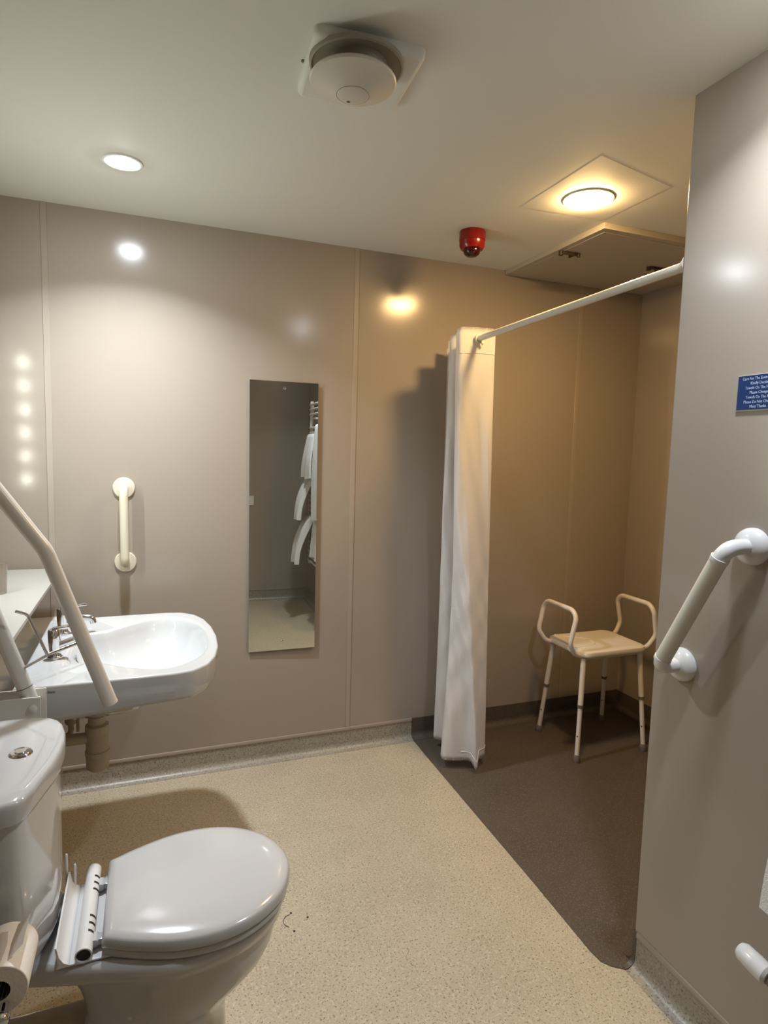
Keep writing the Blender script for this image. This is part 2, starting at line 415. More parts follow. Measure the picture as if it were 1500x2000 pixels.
# ================================================================== SHOWER RAIL AND CURTAIN
RX, RZ = 1.287, 1.886
t = thing('shower_rail', (RX, 1.9, RZ), 'white shower curtain rail running to the partition wall', 'rail')
obj('rail_tube', tube([(RX-0.008, YP, RZ+0.012), (RX, 2.32, RZ-0.002), (RX+0.055, 2.56, RZ-0.003), (RX+0.058, D, RZ-0.004)], 0.0125, 20, rad=0.1), M_RAIL, t)
obj('flange', lathe([(0.0, 0), (0.026, 0), (0.026, 0.004), (0.016, 0.010), (0.016, 0.020), (0.0, 0.020)], (RX+0.058, D, RZ-0.004), (0, -1, 0), 28), M_RAIL, t)
obj('flange', lathe([(0.0, 0), (0.026, 0), (0.026, 0.004), (0.016, 0.010), (0.016, 0.020), (0.0, 0.020)], (RX-0.008, YP, RZ+0.012), (0, 1, 0), 28), M_RAIL, t)
obj('end_stop', lathe([(0.013, 0), (0.0185, 0.0), (0.0195, 0.004), (0.0185, 0.012), (0.013, 0.012)], (RX, 2.300, RZ-0.002), (0, 1, 0), 24), M_OFFW, t)
obj('end_stop_screw', lathe([(0.0, 0), (0.006, 0.0), (0.006, 0.010), (0.0, 0.012)], (RX+0.012, 2.306, RZ-0.016), (0.6, -0.2, -0.7), 14), M_OFFW, t)

# curtain: one cloth folded back and forth along the rail
def curtain():
    # plan of the folds at top and at hem: list of (x, y) turned corners, front fold first
    top = [(1.372, 2.322), (1.352, 2.316), (1.30, 2.324), (1.24, 2.322), (1.205, 2.314), (1.196, 2.330), (1.215, 2.37), (1.27, 2.385), (1.34, 2.395), (1.362, 2.415), (1.335, 2.44), (1.29, 2.443), (1.245, 2.447), (1.232, 2.465), (1.25, 2.49), (1.30, 2.50), (1.35, 2.52), (1.36, 2.55), (1.33, 2.575), (1.28, 2.58)]
    hem = [(1.425, 2.345), (1.405, 2.318), (1.372, 2.305), (1.338, 2.262), (1.322, 2.300), (1.285, 2.318), (1.245, 2.335), (1.222, 2.372), (1.245, 2.42), (1.33, 2.43), (1.385, 2.45), (1.36, 2.49), (1.30, 2.50), (1.262, 2.53), (1.272, 2.565), (1.31, 2.575), (1.35, 2.575), (1.375, 2.60), (1.35, 2.615), (1.31, 2.615)]
    n = 5; a = catmull(top, n, False); b = catmull(hem, n, False)
    N = len(a); rows = []; NZ = 90
    for j in range(NZ+1):
        s = j/NZ
        zt = 1.925
        row = []
        for i in range(N):
            f = s**1.15
            p = a[i].lerp(b[i], f)
            u = i/N
            zb = 0.045 + (0.0 if abs(i-3*n) > 3 else -0.03*(1-abs(i-3*n)/4))
            # gentle wandering pleats and creases
            wob = 0.0055*math.sin(9*u*PI+2.3*s*PI+1.0)*min(1, 3*s) + 0.0035*math.sin(31*u+7*s+2*math.sin(5*s))*min(1, 4*s)
            wob += 0.0034*math.sin(44*s+20*u+3*math.sin(9*s))*math.sin(17*u*PI+4*s)*min(1, 3*s) + 0.0045*math.sin(5*u*PI*2-11*s)*math.exp(-((s-0.35)/0.3)**2)
            px = p.x + wob*0.9; py = p.y + wob*1.3
            ztop = zt + 0.008*math.sin(u*13+0.5) - (0.012 if i > 5*n else 0)
            if s < 0.055: py -= 0.0015
            row.append((px, py, ztop+(zb-ztop)*s))
        rows.append(row)
    bm = bmesh.new(); V = [[bm.verts.new(p) for p in r] for r in rows]
    for j in range(NZ):
        for i in range(N-1): bm.faces.new((V[j][i], V[j][i+1], V[j+1][i+1], V[j+1][i]))
    bmesh.ops.solidify(bm, geom=bm.faces, thickness=0.0016)
    return bm, rows
bm, crow = curtain()
ct = obj('shower_curtain', bm, M_CURT, ang=70)
tag(ct, 'white fabric shower curtain gathered against the back wall at the rail end', 'curtain')
for jj, off in ((5, 0.0015), (88, 0.0015)):          # stitched header seam and hem
    bm = bmesh.new(); add_tube(bm, [(p[0], p[1]-off, p[2]) for p in crow[jj][0:26]], 0.0011, 6)
    obj('stitching', bm, M_CURT, ct)

# ================================================================== STOOL
SX, SY = 2.042, 2.372
stool = thing('shower_stool', (SX, SY, 0), 'white metal shower stool with beige plastic seat and side arms, in the shower corner', 'stool')
feet = {(-1, -1): (1.836, 2.215), (-1, 1): (1.858, 2.545), (1, -1): (2.220, 2.205), (1, 1): (2.262, 2.550)}
SZ = 0.500
for (sx, sy), (fx, fy) in feet.items():
    top = Vector((SX+sx*0.165, SY+sy*0.115, SZ-0.022)); ft = Vector((fx, fy, 0.004)); d = (top-ft).normalized()
    L = (top-ft).length
    lg = obj('leg', tube([top, ft+d*0.25], 0.0125, 18), M_STUBE, stool)
    obj('lower_leg', tube([ft+d*0.265, ft+d*0.03], 0.0108, 18), M_STUBE, lg)
    bm = tube([ft+d*0.248, ft+d*0.262], 0.0142, 18)
    obj('adjuster_band', bm, M_BAND, lg)
    obj('rubber_foot', lathe([(0.0, 0), (0.0155, 0), (0.017, 0.004), (0.0155, 0.030), (0.0125, 0.036), (0.0, 0.036)], ft-Vector((0, 0, 0.004)), d, 20), M_RUB, lg)
    side = Vector((-0.85, -0.5, 0)).normalized()
    obj('adjustment_hole', lathe([(0, 0), (0.003, 0), (0.003, 0.0022), (0, 0.0025)], ft+d*0.12+side*0.0102, side, 10), M_BLACK, lg)
for sx in (-1, 1):
    X0 = SX+sx*0.165
    def P(dx, dy, z): return (X0+sx*dx, SY+dy, z)
    path = [P(-0.02, -0.112, SZ-0.022), P(0.052, -0.112, SZ+0.002), P(0.088, -0.122, SZ+0.055), P(0.062, -0.125, SZ+0.175), P(0.060, -0.095, SZ+0.205),
            P(0.060, 0.095, SZ+0.205), P(0.062, 0.125, SZ+0.175), P(0.088, 0.122, SZ+0.055), P(0.052, 0.112, SZ+0.002), P(-0.02, 0.112, SZ-0.022)]
    obj('armrest', tube(path, 0.0112, 18, rad=0.05), M_STUBE, stool)
for sy in (-1, 1): obj('seat_frame', tube([(SX-0.16, SY+sy*0.113, SZ-0.024), (SX+0.16, SY+sy*0.113, SZ-0.024)], 0.009, 14), M_STUBE, stool)
# seat: rounded slab, wide open slot from the left front (cut-out)
def seat_outline(off=0.0):
    hx, hy, r = 0.190-off, 0.150-off, 0.045
    pts = []
    for cxs, cys, a0 in ((1, 1, 0), (-1, 1, 90), (-1, -1, 180), (1, -1, 270)):
        for k in range(9):
            a = math.radians(a0+k*90/8); pts.append((cxs*(hx-r)+r*math.cos(a), cys*(hy-r)+r*math.sin(a)))
    return pts
prof = [(0.010, -0.016), (0.002, -0.010), (0.0, 0.0), (0.003, 0.010), (0.010, 0.0145), (0.022, 0.016)]
rings = [[(SX+x, SY+y, SZ+z) for x, y in seat_outline(o)] for o, z in prof]
seat = obj('seat', loft(rings), M_STOOL, stool)
# moulded groove on the seat and drainage pimples
bm = bmesh.new()
gz = SZ+0.0162
gp = round_path([(SX-0.150, SY+0.13, gz), (SX-0.02, SY+0.02, gz), (SX-0.05, SY-0.055, gz), (SX-0.180, SY-0.075, gz)], 0.04)
add_tube(bm, gp, 0.0035, 8)
obj('seat_groove', bm, M_STOOL, seat)

# ================================================================== TALL MIRROR (leans a touch on its fixings)
al = -0.023
t = thing('wall_mirror', (0.55, D-0.009, 1.10), 'tall narrow frameless mirror screwed to the back wall', 'mirror')
def on_mirror(bm):
    bmesh.ops.transform(bm, matrix=Matrix.Translation((0.55, D-0.0105, 1.104)) @ Matrix.Rotation(al, 4, 'Z'), verts=bm.verts); return bm
obj('glass', on_mirror(box((-0.1475, -0.0025, -0.590), (0.1475, 0.0, 0.590))), M_MIRROR, t)
obj('backing', on_mirror(box((-0.1475, 0.0002, -0.590), (0.1475, 0.0035, 0.590))), M_MEDGE, t)
for zz in (0.562, -0.550):
    obj('screw_cap', on_mirror(lathe([(0.0, 0.0035), (0.004, 0.003), (0.006, 0.001), (0.006, 0.0)], (0, -0.0025, zz), (0, -1, 0), 18)), M_CHROME, t)

# ================================================================== GRAB RAILS
def grab_rail(label, a, b, nrm, m_tube, m_end, stand, rt, rf, grip=None, name='grab_rail', dome=False):
    a = Vector(a); b = Vector(b); n = Vector(nrm)
    t = thing(name, tuple(a), label, 'grab rail')
    pa, pb = a+n*stand, b+n*stand; d = (pb-pa).normalized()
    obj('tube', tube([a+n*0.004, pa, pb, b+n*0.004], rt, 24, rad=0.035), m_tube, t)
    for p in (a, b):
        pr = [(0, 0), (rf, 0), (rf, 0.004), (rf*0.93, 0.008), (rt*1.25, 0.010), (0, 0.010)] if not dome else \
             [(0, 0), (rf, 0), (rf, 0.006), (rf*0.95, 0.013), (rf*0.75, 0.021), (rt*1.1, 0.026), (0, 0.027)]
        fl_ = obj('flange', lathe(pr, p, n, 36), m_end, t)
        if not dome:
            e1 = n.cross(d).normalized()
            for k in range(3):
                bm = bmesh.new()
                th = 2*PI*k/3+PI/2; c = p+n*0.0075+(d*math.sin(th)*(1 if p is b else -1)+e1*math.cos(th))*rf*0.72
                add_lathe(bm, [(0, 0), (0.0042, 0), (0.0042, 0.001), (0, 0.0012)], c, n, 12)
                obj('screw', bm, M_INK, fl_)
    if grip:
        g0, g1 = pa+d*grip, pb-d*grip
        L = (g1-g0).length; N = 60
        # fluted grip sleeve: longitudinal ribs
        bm = bmesh.new(); ref = n; e1 = d.cross(ref).normalized(); e2 = e1.cross(d); ns = 64
        rings = []
        for c in (g0, g1):
            rings.append([c+(rt*1.045+0.0005*(k % 2))*(math.cos(2*PI*k/ns)*e1+math.sin(2*PI*k/ns)*e2) for k in range(ns)])
        obj('grip', loft(rings), M_RIB, t)
        for p, q in ((pa, 1), (pb, -1)):
            c = p+d*q*(grip-0.002)
            obj('elbow_collar', lathe([(rt*1.0, -0.004), (rt*1.14, -0.004), (rt*1.14, 0.004), (rt*1.0, 0.004)], c, d*q, 28), m_end, t)
    return t
grab_rail('short cream vertical grab rail on the back wall above the basin', (-0.092, D, 1.236), (-0.090, D, 0.936), (0, -1, 0), M_CREAM, M_CREAM, 0.062, 0.0165, 0.042)
grab_rail('white sloping ribbed grab rail on the right-hand wall below the blue sign', (XR, 1.136, 0.897), (XR, 0.972, 1.222), (-1, 0, 0), M_WPLAS, M_WPLAS, 0.082, 0.0178, 0.042, grip=0.032, dome=True)

# ================================================================== SIGN
sg = thing('wall_sign', (XR, 0.988, 1.561), 'small blue notice plate with white lettering on the right-hand wall', 'sign')
obj('plate', box((XR-0.003, 0.934, 1.521), (XR, 1.042, 1.601), 0.0008), M_SIGNE, sg)
obj('face', box((XR-0.0036, 0.9355, 1.5245), (XR-0.003, 1.0405, 1.5995)), M_BLUE, sg)
lt = text_mesh(['Care For The Environment', 'Kindly Decide', 'Towels On The Floor', 'Please Change', 'Towels On The Rail', 'Please Do Not Change', 'Many Thanks'],
          0.0090, (XR-0.0039, 0.988, 1.5895), (0, -1, 0), (0, 0, 1), 'lettering', M_SIGNT, sg, 0.0102, sx=0.84)

# ================================================================== WASH BASIN
bz = 0.78
outer = [(-0.331, 2.418), (-0.10, 2.426), (0.06, 2.425), (0.115, 2.412), (0.158, 2.370), (0.186, 2.30), (0.203, 2.20), (0.209, 2.085), (0.203, 1.97), (0.186, 1.88), (0.158, 1.81), (0.115, 1.768), (0.06, 1.754), (-0.10, 1.753), (-0.331, 1.755)]
bc = (-0.01, 2.088)
bowl = catmull([(-0.215, 2.20), (-0.14, 2.225), (-0.06, 2.30), (0.02, 2.352), (0.10, 2.330), (0.158, 2.24), (0.175, 2.10), (0.160, 1.95), (0.11, 1.855), (0.03, 1.815), (-0.06, 1.850), (-0.14, 1.915), (-0.215, 1.93), (-0.228, 2.06)], 4)
bowl = [(p.x, p.y) for p in bowl]
angs = [2*PI*k/120 for k in range(120)] + [math.atan2(y-bc[1], x-bc[0]) % (2*PI) for x, y in (outer[0], outer[-1])]
angs = sorted(set(angs))
def ring(poly, s, z, inset=0.0, zf=None):
    out = []
    for th in angs:
        r = ray_poly(bc, poly, th); r = max(0.004, r*s-inset)
        x, y = bc[0]+r*math.cos(th), bc[1]+r*math.sin(th)
        out.append((x, y, zf(x, y) if zf else z))
    return out
def rx(p): return [(max(x, -0.331), y, z) for x, y, z in p]
def under(s, z): return [(-0.17+(x+0.17)*s, 2.09+(y-2.09)*s, z) for x, y, _ in ring(outer, 1.0, 0, 0.03)]
und = lambda z0: (lambda x, y: z0-0.02*max(0, min(1, (0.05-x)/0.3)))
rings = [ring(bowl, 0.06, bz-0.128), ring(bowl, 0.30, bz-0.126), ring(bowl, 0.55, bz-0.116), ring(bowl, 0.75, bz-0.094), ring(bowl, 0.88, bz-0.062), ring(bowl, 0.96, bz-0.028), ring(bowl, 0.995, bz-0.008), ring(bowl, 1.02, bz-0.002), ring(bowl, 1.06, bz-0.0005),
         ring(outer, 1.0, bz-0.0008, 0.012), ring(outer, 1.0, bz, 0.006), ring(outer, 1.0, bz-0.002, 0.0015), ring(outer, 1.0, bz-0.007, 0.0),
         ring(outer, 1.0, 0, 0.003, und(bz-0.070)), ring(outer, 1.0, 0, 0.010, und(bz-0.082)), ring(outer, 1.0, 0, 0.030, und(bz-0.090)), under(0.80, bz-0.100), under(0.62, bz-0.125), under(0.48, bz-0.170), under(0.34, bz-0.196), under(0.15, bz-0.200)]
bas = thing('wash_basin', (-0.33, 2.088, bz), 'white ceramic wall basin with long projecting bowl, beside the back wall', 'basin')
body = obj('bowl', loft([rx(r) for r in rings]), M_CERAM, bas, ang=50)
obj('drain', lathe([(0.0, 0.002), (0.018, 0.002), (0.021, 0.0), (0.0, 0.0)], (bc[0]-0.02, bc[1], bz-0.1275), (0, 0, 1), 24), M_CHROME, bas)
obj('overflow', lathe([(0.0, 0.0), (0.012, 0.0), (0.012, 0.002), (0.0, 0.0025)], (-0.213, 2.07, bz-0.035), (1, 0, 0.35), 20), M_CHROME, bas)
text_mesh(['Armitage Shanks'], 0.0105, (-0.255, 1.7540, bz-0.0205), (1, 0, 0), (0, 0, 1), 'maker_mark', M_INK, bas, 0.01, sx=0.62)

def pillar_tap(x, y, label):
    t = thing('basin_tap', (x, y, bz), label, 'tap', None)
    obj('body', lathe([(0, 0), (0.021, 0), (0.021, 0.004), (0.0165, 0.009), (0.0145, 0.02), (0.0165, 0.040), (0.0175, 0.060), (0.0175, 0.082), (0.015, 0.086), (0.0, 0.087)], (x, y, bz), (0, 0, 1), 28), M_CHROME, t)
    bm = tube([(x+0.008, y, bz+0.038), (x+0.060, y, bz+0.052), (x+0.082, y, bz+0.048), (x+0.092, y, bz+0.032)], [0.0105]*1+[0.0105]*40, 18) if False else tube([(x+0.008, y, bz+0.036), (x+0.055, y, bz+0.052), (x+0.088, y, bz+0.048), (x+0.092, y, bz+0.030)], 0.0102, 18, rad=0.018)
    obj('spout', bm, M_CHROME, t)
    bm = bmesh.new(); add_box(bm, (x-0.006, y-0.008, bz+0.084), (x+0.076, y+0.008, bz+0.092), 0.003)
    bmesh.ops.transform(bm, matrix=Matrix.Translation((x, y, bz+0.088)) @ Matrix.Rotation(math.radians(-6), 4, 'Y') @ Matrix.Translation((-x, -y, -bz-0.088)), verts=bm.verts)
    obj('lever', bm, M_CHROME, t)
pillar_tap(-0.262, 1.985, 'chrome lever tap on the near side of the basin, nearer the toilet')
pillar_tap(-0.270, 2.235, 'chrome lever tap on the far side of the basin, nearer the back wall')

# waste trap
WX, WY = -0.162, 2.09
t = thing('waste_trap', (WX, WY, 0.36), 'off-white plastic bottle trap hanging under the basin', 'pipe')
obj('flange', lathe([(0, 0.008), (0.042, 0.006), (0.046, 0), (0.044, -0.010), (0.030, -0.014), (0, -0.014)], (WX, WY, 0.571), (0, 0, 1), 30), M_TRAP, t)
obj('tail', lathe([(0.0, 0), (0.026, 0), (0.026, 0.035), (0.022, 0.036), (0.022, 0.062), (0.0, 0.062)], (WX, WY, 0.510), (0, 0, 1), 26), M_TRAP, t)
obj('nut', lathe([(0, 0), (0.034, 0), (0.036, 0.004), (0.036, 0.024), (0.030, 0.028), (0, 0.028)], (WX, WY, 0.492), (0, 0, 1), 10), M_TRAP, t)
obj('bottle', lathe([(0, 0), (0.024, 0.0), (0.034, 0.010), (0.0345, 0.05), (0.037, 0.052), (0.037, 0.066), (0.034, 0.068), (0.033, 0.13), (0, 0.135)], (WX, WY, 0.366), (0, 0, 1), 30), M_TRAP, t)
obj('outlet', tube([(WX, WY, 0.475), (WX-0.08, WY, 0.475), (XL+0.22, WY, 0.470)], 0.018, 18), M_TRAP, t)
t = thing('stop_valve', (-0.235, 2.11, 0.46), 'small pale isolating valve and pipe left of the trap under the basin', 'pipe')
bm = bmesh.new(); add_tube(bm, round_path([(-0.245, 2.16, 0.60), (-0.245, 2.16, 0.46), (-0.330, 2.16, 0.455)], 0.02), 0.0085, 14)
obj('supply_pipe', bm, M_TRAP, t)
obj('valve_body', lathe([(0, 0), (0.016, 0), (0.018, 0.006), (0.018, 0.04), (0.012, 0.046), (0, 0.046)], (-0.245, 2.16, 0.50), (0, 0, 1), 12), M_TRAP, t)
obj('valve_handle', box((-0.229, 2.154, 0.47), (-0.219, 2.166, 0.53), 0.002), M_TRAP, t)

# shelf over the basin
t = thing('wall_shelf', (XL, 2.18, 0.925), 'white laminate shelf on the left wall over the basin ledge', 'shelf')
obj('board', box((XL, 1.62, 0.918), (-0.315, 2.62, 0.930), 0.0015), M_SHELF, t)
for yy in (1.80, 2.45):
    bm = bmesh.new(); add_box(bm, (XL, yy-0.01, 0.84), (XL+0.006, yy+0.01, 0.918)); add_tube(bm, [(XL+0.004, yy, 0.85), (-0.40, yy, 0.914)], 0.005, 10)
    obj('bracket', bm, M_SHELF, t)
gl = mat('clear_glass', (1, 1, 1), rough=0.02); gl.node_tree.nodes['Principled BSDF'].inputs['Transmission Weight'].default_value = 1.0
t = obj('drinking_glass', lathe([(0, 0.0), (0.026, 0.0), (0.028, 0.003), (0.033, 0.095), (0.0305, 0.095), (0.026, 0.008), (0, 0.007)], (-0.452, 2.22, 0.9302), (0, 0, 1), 28), gl)
tag(t, 'clear drinking glass standing on the white shelf over the basin', 'glass')

# vertical strip light on the left wall (its six cells mirror in the back wall)
t = thing('strip_light', (XL, 2.08, 1.50), 'vertical six-cell strip light on the left wall beside the basin', 'wall light')
SLY = 2.08
obj('housing', box((XL, SLY-0.035, 1.19), (XL+0.018, SLY+0.035, 1.81), 0.004), M_WPLAS, t)
for k in range(6):
    z = 1.77-k*0.107
    obj('lamp_cell', box((XL+0.0182, SLY-0.016, z-0.021), (XL+0.024, SLY+0.016, z+0.021), 0.004), emis('cell_glow', C_BAR, E_BAR) if k == 0 else bpy.data.materials['cell_glow'], t)

# ================================================================== HINGED SUPPORT RAIL
HY = 1.60
t = thing('hinged_support_rail', (-0.27, HY, 0.80), 'white fold-up support rail raised on its wall bracket between toilet and basin', 'support rail')
d1 = Vector((-0.310, 0, 0.951)).normalized(); pn = Vector((d1.z, 0, -d1.x))
h0 = Vector((-0.262, HY, 0.795))
f0 = Vector((-0.094, HY, 0.779)); kk = f0 + Vector((-0.3235, 0, 0.946)).normalized()*0.402
d2 = Vector((-0.560, 0, 0.829)).normalized()
top1 = h0+d1*0.66; top2 = kk+d2*0.30
obj('tube', tube([h0, top1, top1.lerp(top2, 0.5)+d1*0.028, top2, kk, f0], 0.0172, 24, rad=[0.035, 0.03, 0.035, 0.11]), M_PAINTMETAL, t)
obj('end_plug', lathe([(0, -0.001), (0.0174, -0.001), (0.0174, 0.004), (0.014, 0.006), (0.0, 0.006)], f0, (kk-f0).normalized()*-1, 24), M_PAINTMETAL, t)
br = bmesh.new()
for yy in (HY-0.030, HY+0.026):
    add_box(br, (XL, yy, 0.735), (-0.240 if yy < HY else -0.236, yy+0.004, 0.822), 0.0008)
add_box(br, (XL, HY-0.05, 0.66), (XL+0.005, HY+0.05, 0.90), 0.001)
bk = obj('bracket', br, M_PAINTMETAL, t)
obj('hinge_pin', lathe([(0, 0.0), (0.0095, 0.0), (0.0095, 0.003), (0.006, 0.006), (0, 0.0065)], (-0.256, HY-0.030, 0.795), (0, -1, 0), 20), M_WPLAS, bk)
bm = tube([h0+d1*0.045, h0+d1*0.0465], 0.0176, 24)
obj('mark', bm, M_INK, t)
wy = HY-0.004
wr = bmesh.new()
add_tube(wr, [(-0.275, wy, 0.886), (-0.222, wy-0.018, 0.919), (-0.150, wy, 0.940)], 0.0035, 10)
add_tube(wr, round_path([(-0.2225, wy-0.020, 0.916), (-0.262, wy-0.020, 1.018), (-0.282, wy-0.035, 1.030)], 0.02), 0.0035, 10)
obj('roll_holder_wire', wr, M_CHROME, t)

# ================================================================== TOILET
TY = 1.300
toi = thing('toilet', (0.02, TY, 0), 'white close-coupled ceramic toilet with closed lid', 'toilet')
def egg(xb, xf, hw, z, rear=0.6, n=72, pw=2.3):
    """plan section: rounded nose forward (+x), squarer back"""
    out = []; xc = 0.03
    for k in range(n):
        th = 2*PI*k/n; c, s = math.cos(th), math.sin(th)
        if c >= 0: x = xc+(xf-xc)*abs(c)**(2/pw) ; y = hw*(1 if s >= 0 else -1)*abs(s)**(2/2.1)
        else:
            t_ = abs(c)**0.5; x = xc-(xc-xb)*t_; y = hw*(1 if s >= 0 else -1)*abs(s)**0.6*(rear+(1-rear)*(1-t_)**1.2)
        out.append((x, TY+y, z))
    return out
secs = [(-0.150, 0.160, 0.112, 0.0, 0.9), (-0.150, 0.165, 0.112, 0.02, 0.9), (-0.128, 0.152, 0.098, 0.10, 0.9), (-0.125, 0.147, 0.096, 0.18, 0.9), (-0.125, 0.152, 0.104, 0.23, 0.9), (-0.127, 0.172, 0.120, 0.262, 0.9),
        (-0.130, 0.208, 0.136, 0.292, 0.85), (-0.135, 0.238, 0.148, 0.322, 0.75), (-0.145, 0.252, 0.154, 0.350, 0.68), (-0.165, 0.257, 0.158, 0.375, 0.6), (-0.20, 0.259, 0.160, 0.390, 0.5), (-0.30, 0.2605, 0.161, 0.399, 0.45), (-0.352, 0.2615, 0.162, 0.403, 0.45),
        (-0.354, 0.271, 0.169, 0.408, 0.45), (-0.356, 0.274, 0.171, 0.430, 0.45), (-0.354, 0.270, 0.168, 0.440, 0.45), (-0.34, 0.255, 0.155, 0.444, 0.45)]
pan = obj('pan', loft([egg(a, b, h, z, r) for a, b, h, z, r in secs]), M_CERAM, toi, ang=60)
half = [(0.289, 0.0), (0.284, 0.035), (0.270, 0.075), (0.245, 0.112), (0.205, 0.145), (0.155, 0.168), (0.095, 0.176), (0.03, 0.168), (-0.04, 0.143), (-0.092, 0.117)]
full = [(x, TY-y) for x, y in reversed(half[1:])]+[(x, TY+y) for x, y in half]
sm = [(p.x, p.y) for p in catmull(full, 3, False)]
def inset(poly, s, cx=0.09): return [(cx+(x-cx)*s, TY+(y-TY)*s) for x, y in poly]
def seat_rings(lst): return [[(x, y, z) for x, y in inset(sm, s)] for s, z in lst]
obj('seat_ring', loft(seat_rings([(0.955, 0.446), (0.975, 0.448), (0.980, 0.455), (0.970, 0.461), (0.95, 0.462)])), M_SEAT, toi)
obj('lid', loft(seat_rings([(0.965, 0.4645), (0.990, 0.4650), (1.0, 0.469), (0.999, 0.476), (0.988, 0.4835), (0.965, 0.488), (0.90, 0.4915), (0.75, 0.494), (0.5, 0.4955), (0.25, 0.496)])), M_SEAT, toi, ang=60)
for s in (-0.085, 0.075):
    bm = bmesh.new(); add_tube(bm, [(-0.106, TY+s-0.012, 0.462), (-0.106, TY+s+0.012, 0.462)], 0.008, 14); add_box(bm, (-0.106, TY+s-0.01, 0.456), (-0.085, TY+s+0.01, 0.468), 0.002)
    obj('hinge', bm, M_SEAT, toi)
# cistern
cf = [(-0.163, 1.334), (-0.166, 1.378), (-0.176, 1.420), (-0.188, 1.445), (-0.205, 1.462), (-0.235, 1.472), (-0.300, 1.476), (-0.372, 1.476), (-0.372, 1.112), (-0.300, 1.108), (-0.235, 1.108), (-0.214, 1.113), (-0.200, 1.128), (-0.190, 1.160), (-0.182, 1.195), (-0.171, 1.239), (-0.165, 1.286)]
ccx, ccy = -0.26, 1.292
def cst(sy, xf, z, sb=1.0):
    """scale about the centre: sy across, xf shift of front"""
    return [(x*1.0+(xf if x > -0.25 else 0), ccy+(y-ccy)*sy, z) for x, y in cf]
cis = obj('cistern', loft([cst(0.66, -0.020, 0.447), cst(0.74, -0.012, 0.470), cst(0.82, -0.010, 0.54), cst(0.90, -0.010, 0.66), cst(0.955, -0.010, 0.778)]), M_CERAM, toi, ang=50)
def clid(s, z): return [(ccx-0.0+(x-ccx)*s, ccy+(y-ccy)*s, z) for x, y in cf]
lid = obj('cistern_lid', loft([clid(0.97, 0.776), clid(0.995, 0.778), clid(1.0, 0.784), clid(1.0, 0.806), clid(0.985, 0.8135), clid(0.95, 0.8165), clid(0.80, 0.8175), clid(0.5, 0.818)]), M_CERAM, toi, ang=50)
obj('flush_button', lathe([(0, 0.006), (0.009, 0.006), (0.0105, 0.004), (0.0175, 0.005), (0.0195, 0.003), (0.021, 0.0), (0, 0)], (-0.2335, 1.294, 0.8178), (0, 0, 1), 32), M_CHROME, lid, label='chrome round dual flush button')
obj('waste_outlet', tube([(-0.13, TY, 0.20), (-0.30, TY, 0.20), (XL+0.02, TY, 0.18)], 0.052, 24), M_TRAP, toi)

# P-trap bulge on the side of the pan
for sy in (-1, 1):
    obj('trapway', tube([(0.10, TY+sy*0.060, 0.13), (0.02, TY+sy*0.085, 0.19), (-0.03, TY+sy*0.082, 0.29), (-0.09, TY+sy*0.065, 0.30), (-0.112, TY+sy*0.060, 0.20)], 0.034, 20, rad=0.06), M_CERAM, toi)
# back support bracket between seat and cistern
sb = thing('back_rest_bracket', (-0.13, TY, 0.448), 'white metal bracket with slotted tube behind the toilet seat', 'bracket')
bz0 = 0.4468
obj('base_plate', box((-0.168, 1.180, bz0), (-0.074, 1.402, bz0+0.0035), 0.001), M_WPLAS, sb)
prof = [(-0.146, 0.0035), (-0.156, 0.010), (-0.163, 0.022), (-0.167, 0.042), (-0.170, 0.042), (-0.167, 0.022), (-0.164, 0.010), (-0.168, 0.0)]
obj('back_flange', loft([[(x, y, bz0+z) for x, z in prof] for y in (1.180, 1.400)]), M_WPLAS, sb)
for x, top in ((-0.158, 0.058), (-0.174, 0.085)):
    obj('fin', box((x-0.002, 1.396, bz0), (x+0.003, 1.402, bz0+top), 0.002), M_WPLAS, sb)
tb_ = bmesh.new()
R1, R0 = 0.0150, 0.0125; nn = 28; Y0, Y1 = 1.178, 1.428; tz = bz0+0.0165; tx = -0.1225
rings = [[(tx+r*math.cos(2*PI*k/nn), y, tz+r*math.sin(2*PI*k/nn)) for k in range(nn)] for r, y in ((R0, Y0+0.08), (R0, Y0), (R1, Y0), (R1, Y1), (0.012, Y1+0.003))]
tb_.free()
tbe = obj('slotted_tube', loft(rings, cap0=True, cap1=True), M_WPLAS, sb)
obj('tube_bore', lathe([(0, 0), (0.0124, 0.0), (0.0124, 0.02), (0, 0.02)], (tx, Y0+0.004, tz), (0, 1, 0), 20), M_BLACK, tbe)
for y in (1.225, 1.246, 1.266, 1.345, 1.366, 1.387):
    bm = bmesh.new(); a0, a1 = 12, 72; k = 8
    for q in range(k):
        pass
    rr = [[(tx+r*math.cos(math.radians(a0+(a1-a0)*q/k)), yy, tz+r*math.sin(math.radians(a0+(a1-a0)*q/k))) for q in range(k+1)] for r, yy in ((R1-0.001, y-0.0028), (R1+0.0004, y-0.0028), (R1+0.0004, y+0.0028), (R1-0.001, y+0.0028))]
    bm = loft(rr, False, False, closed=False)
    obj('slot', bm, M_BLACK, tbe)

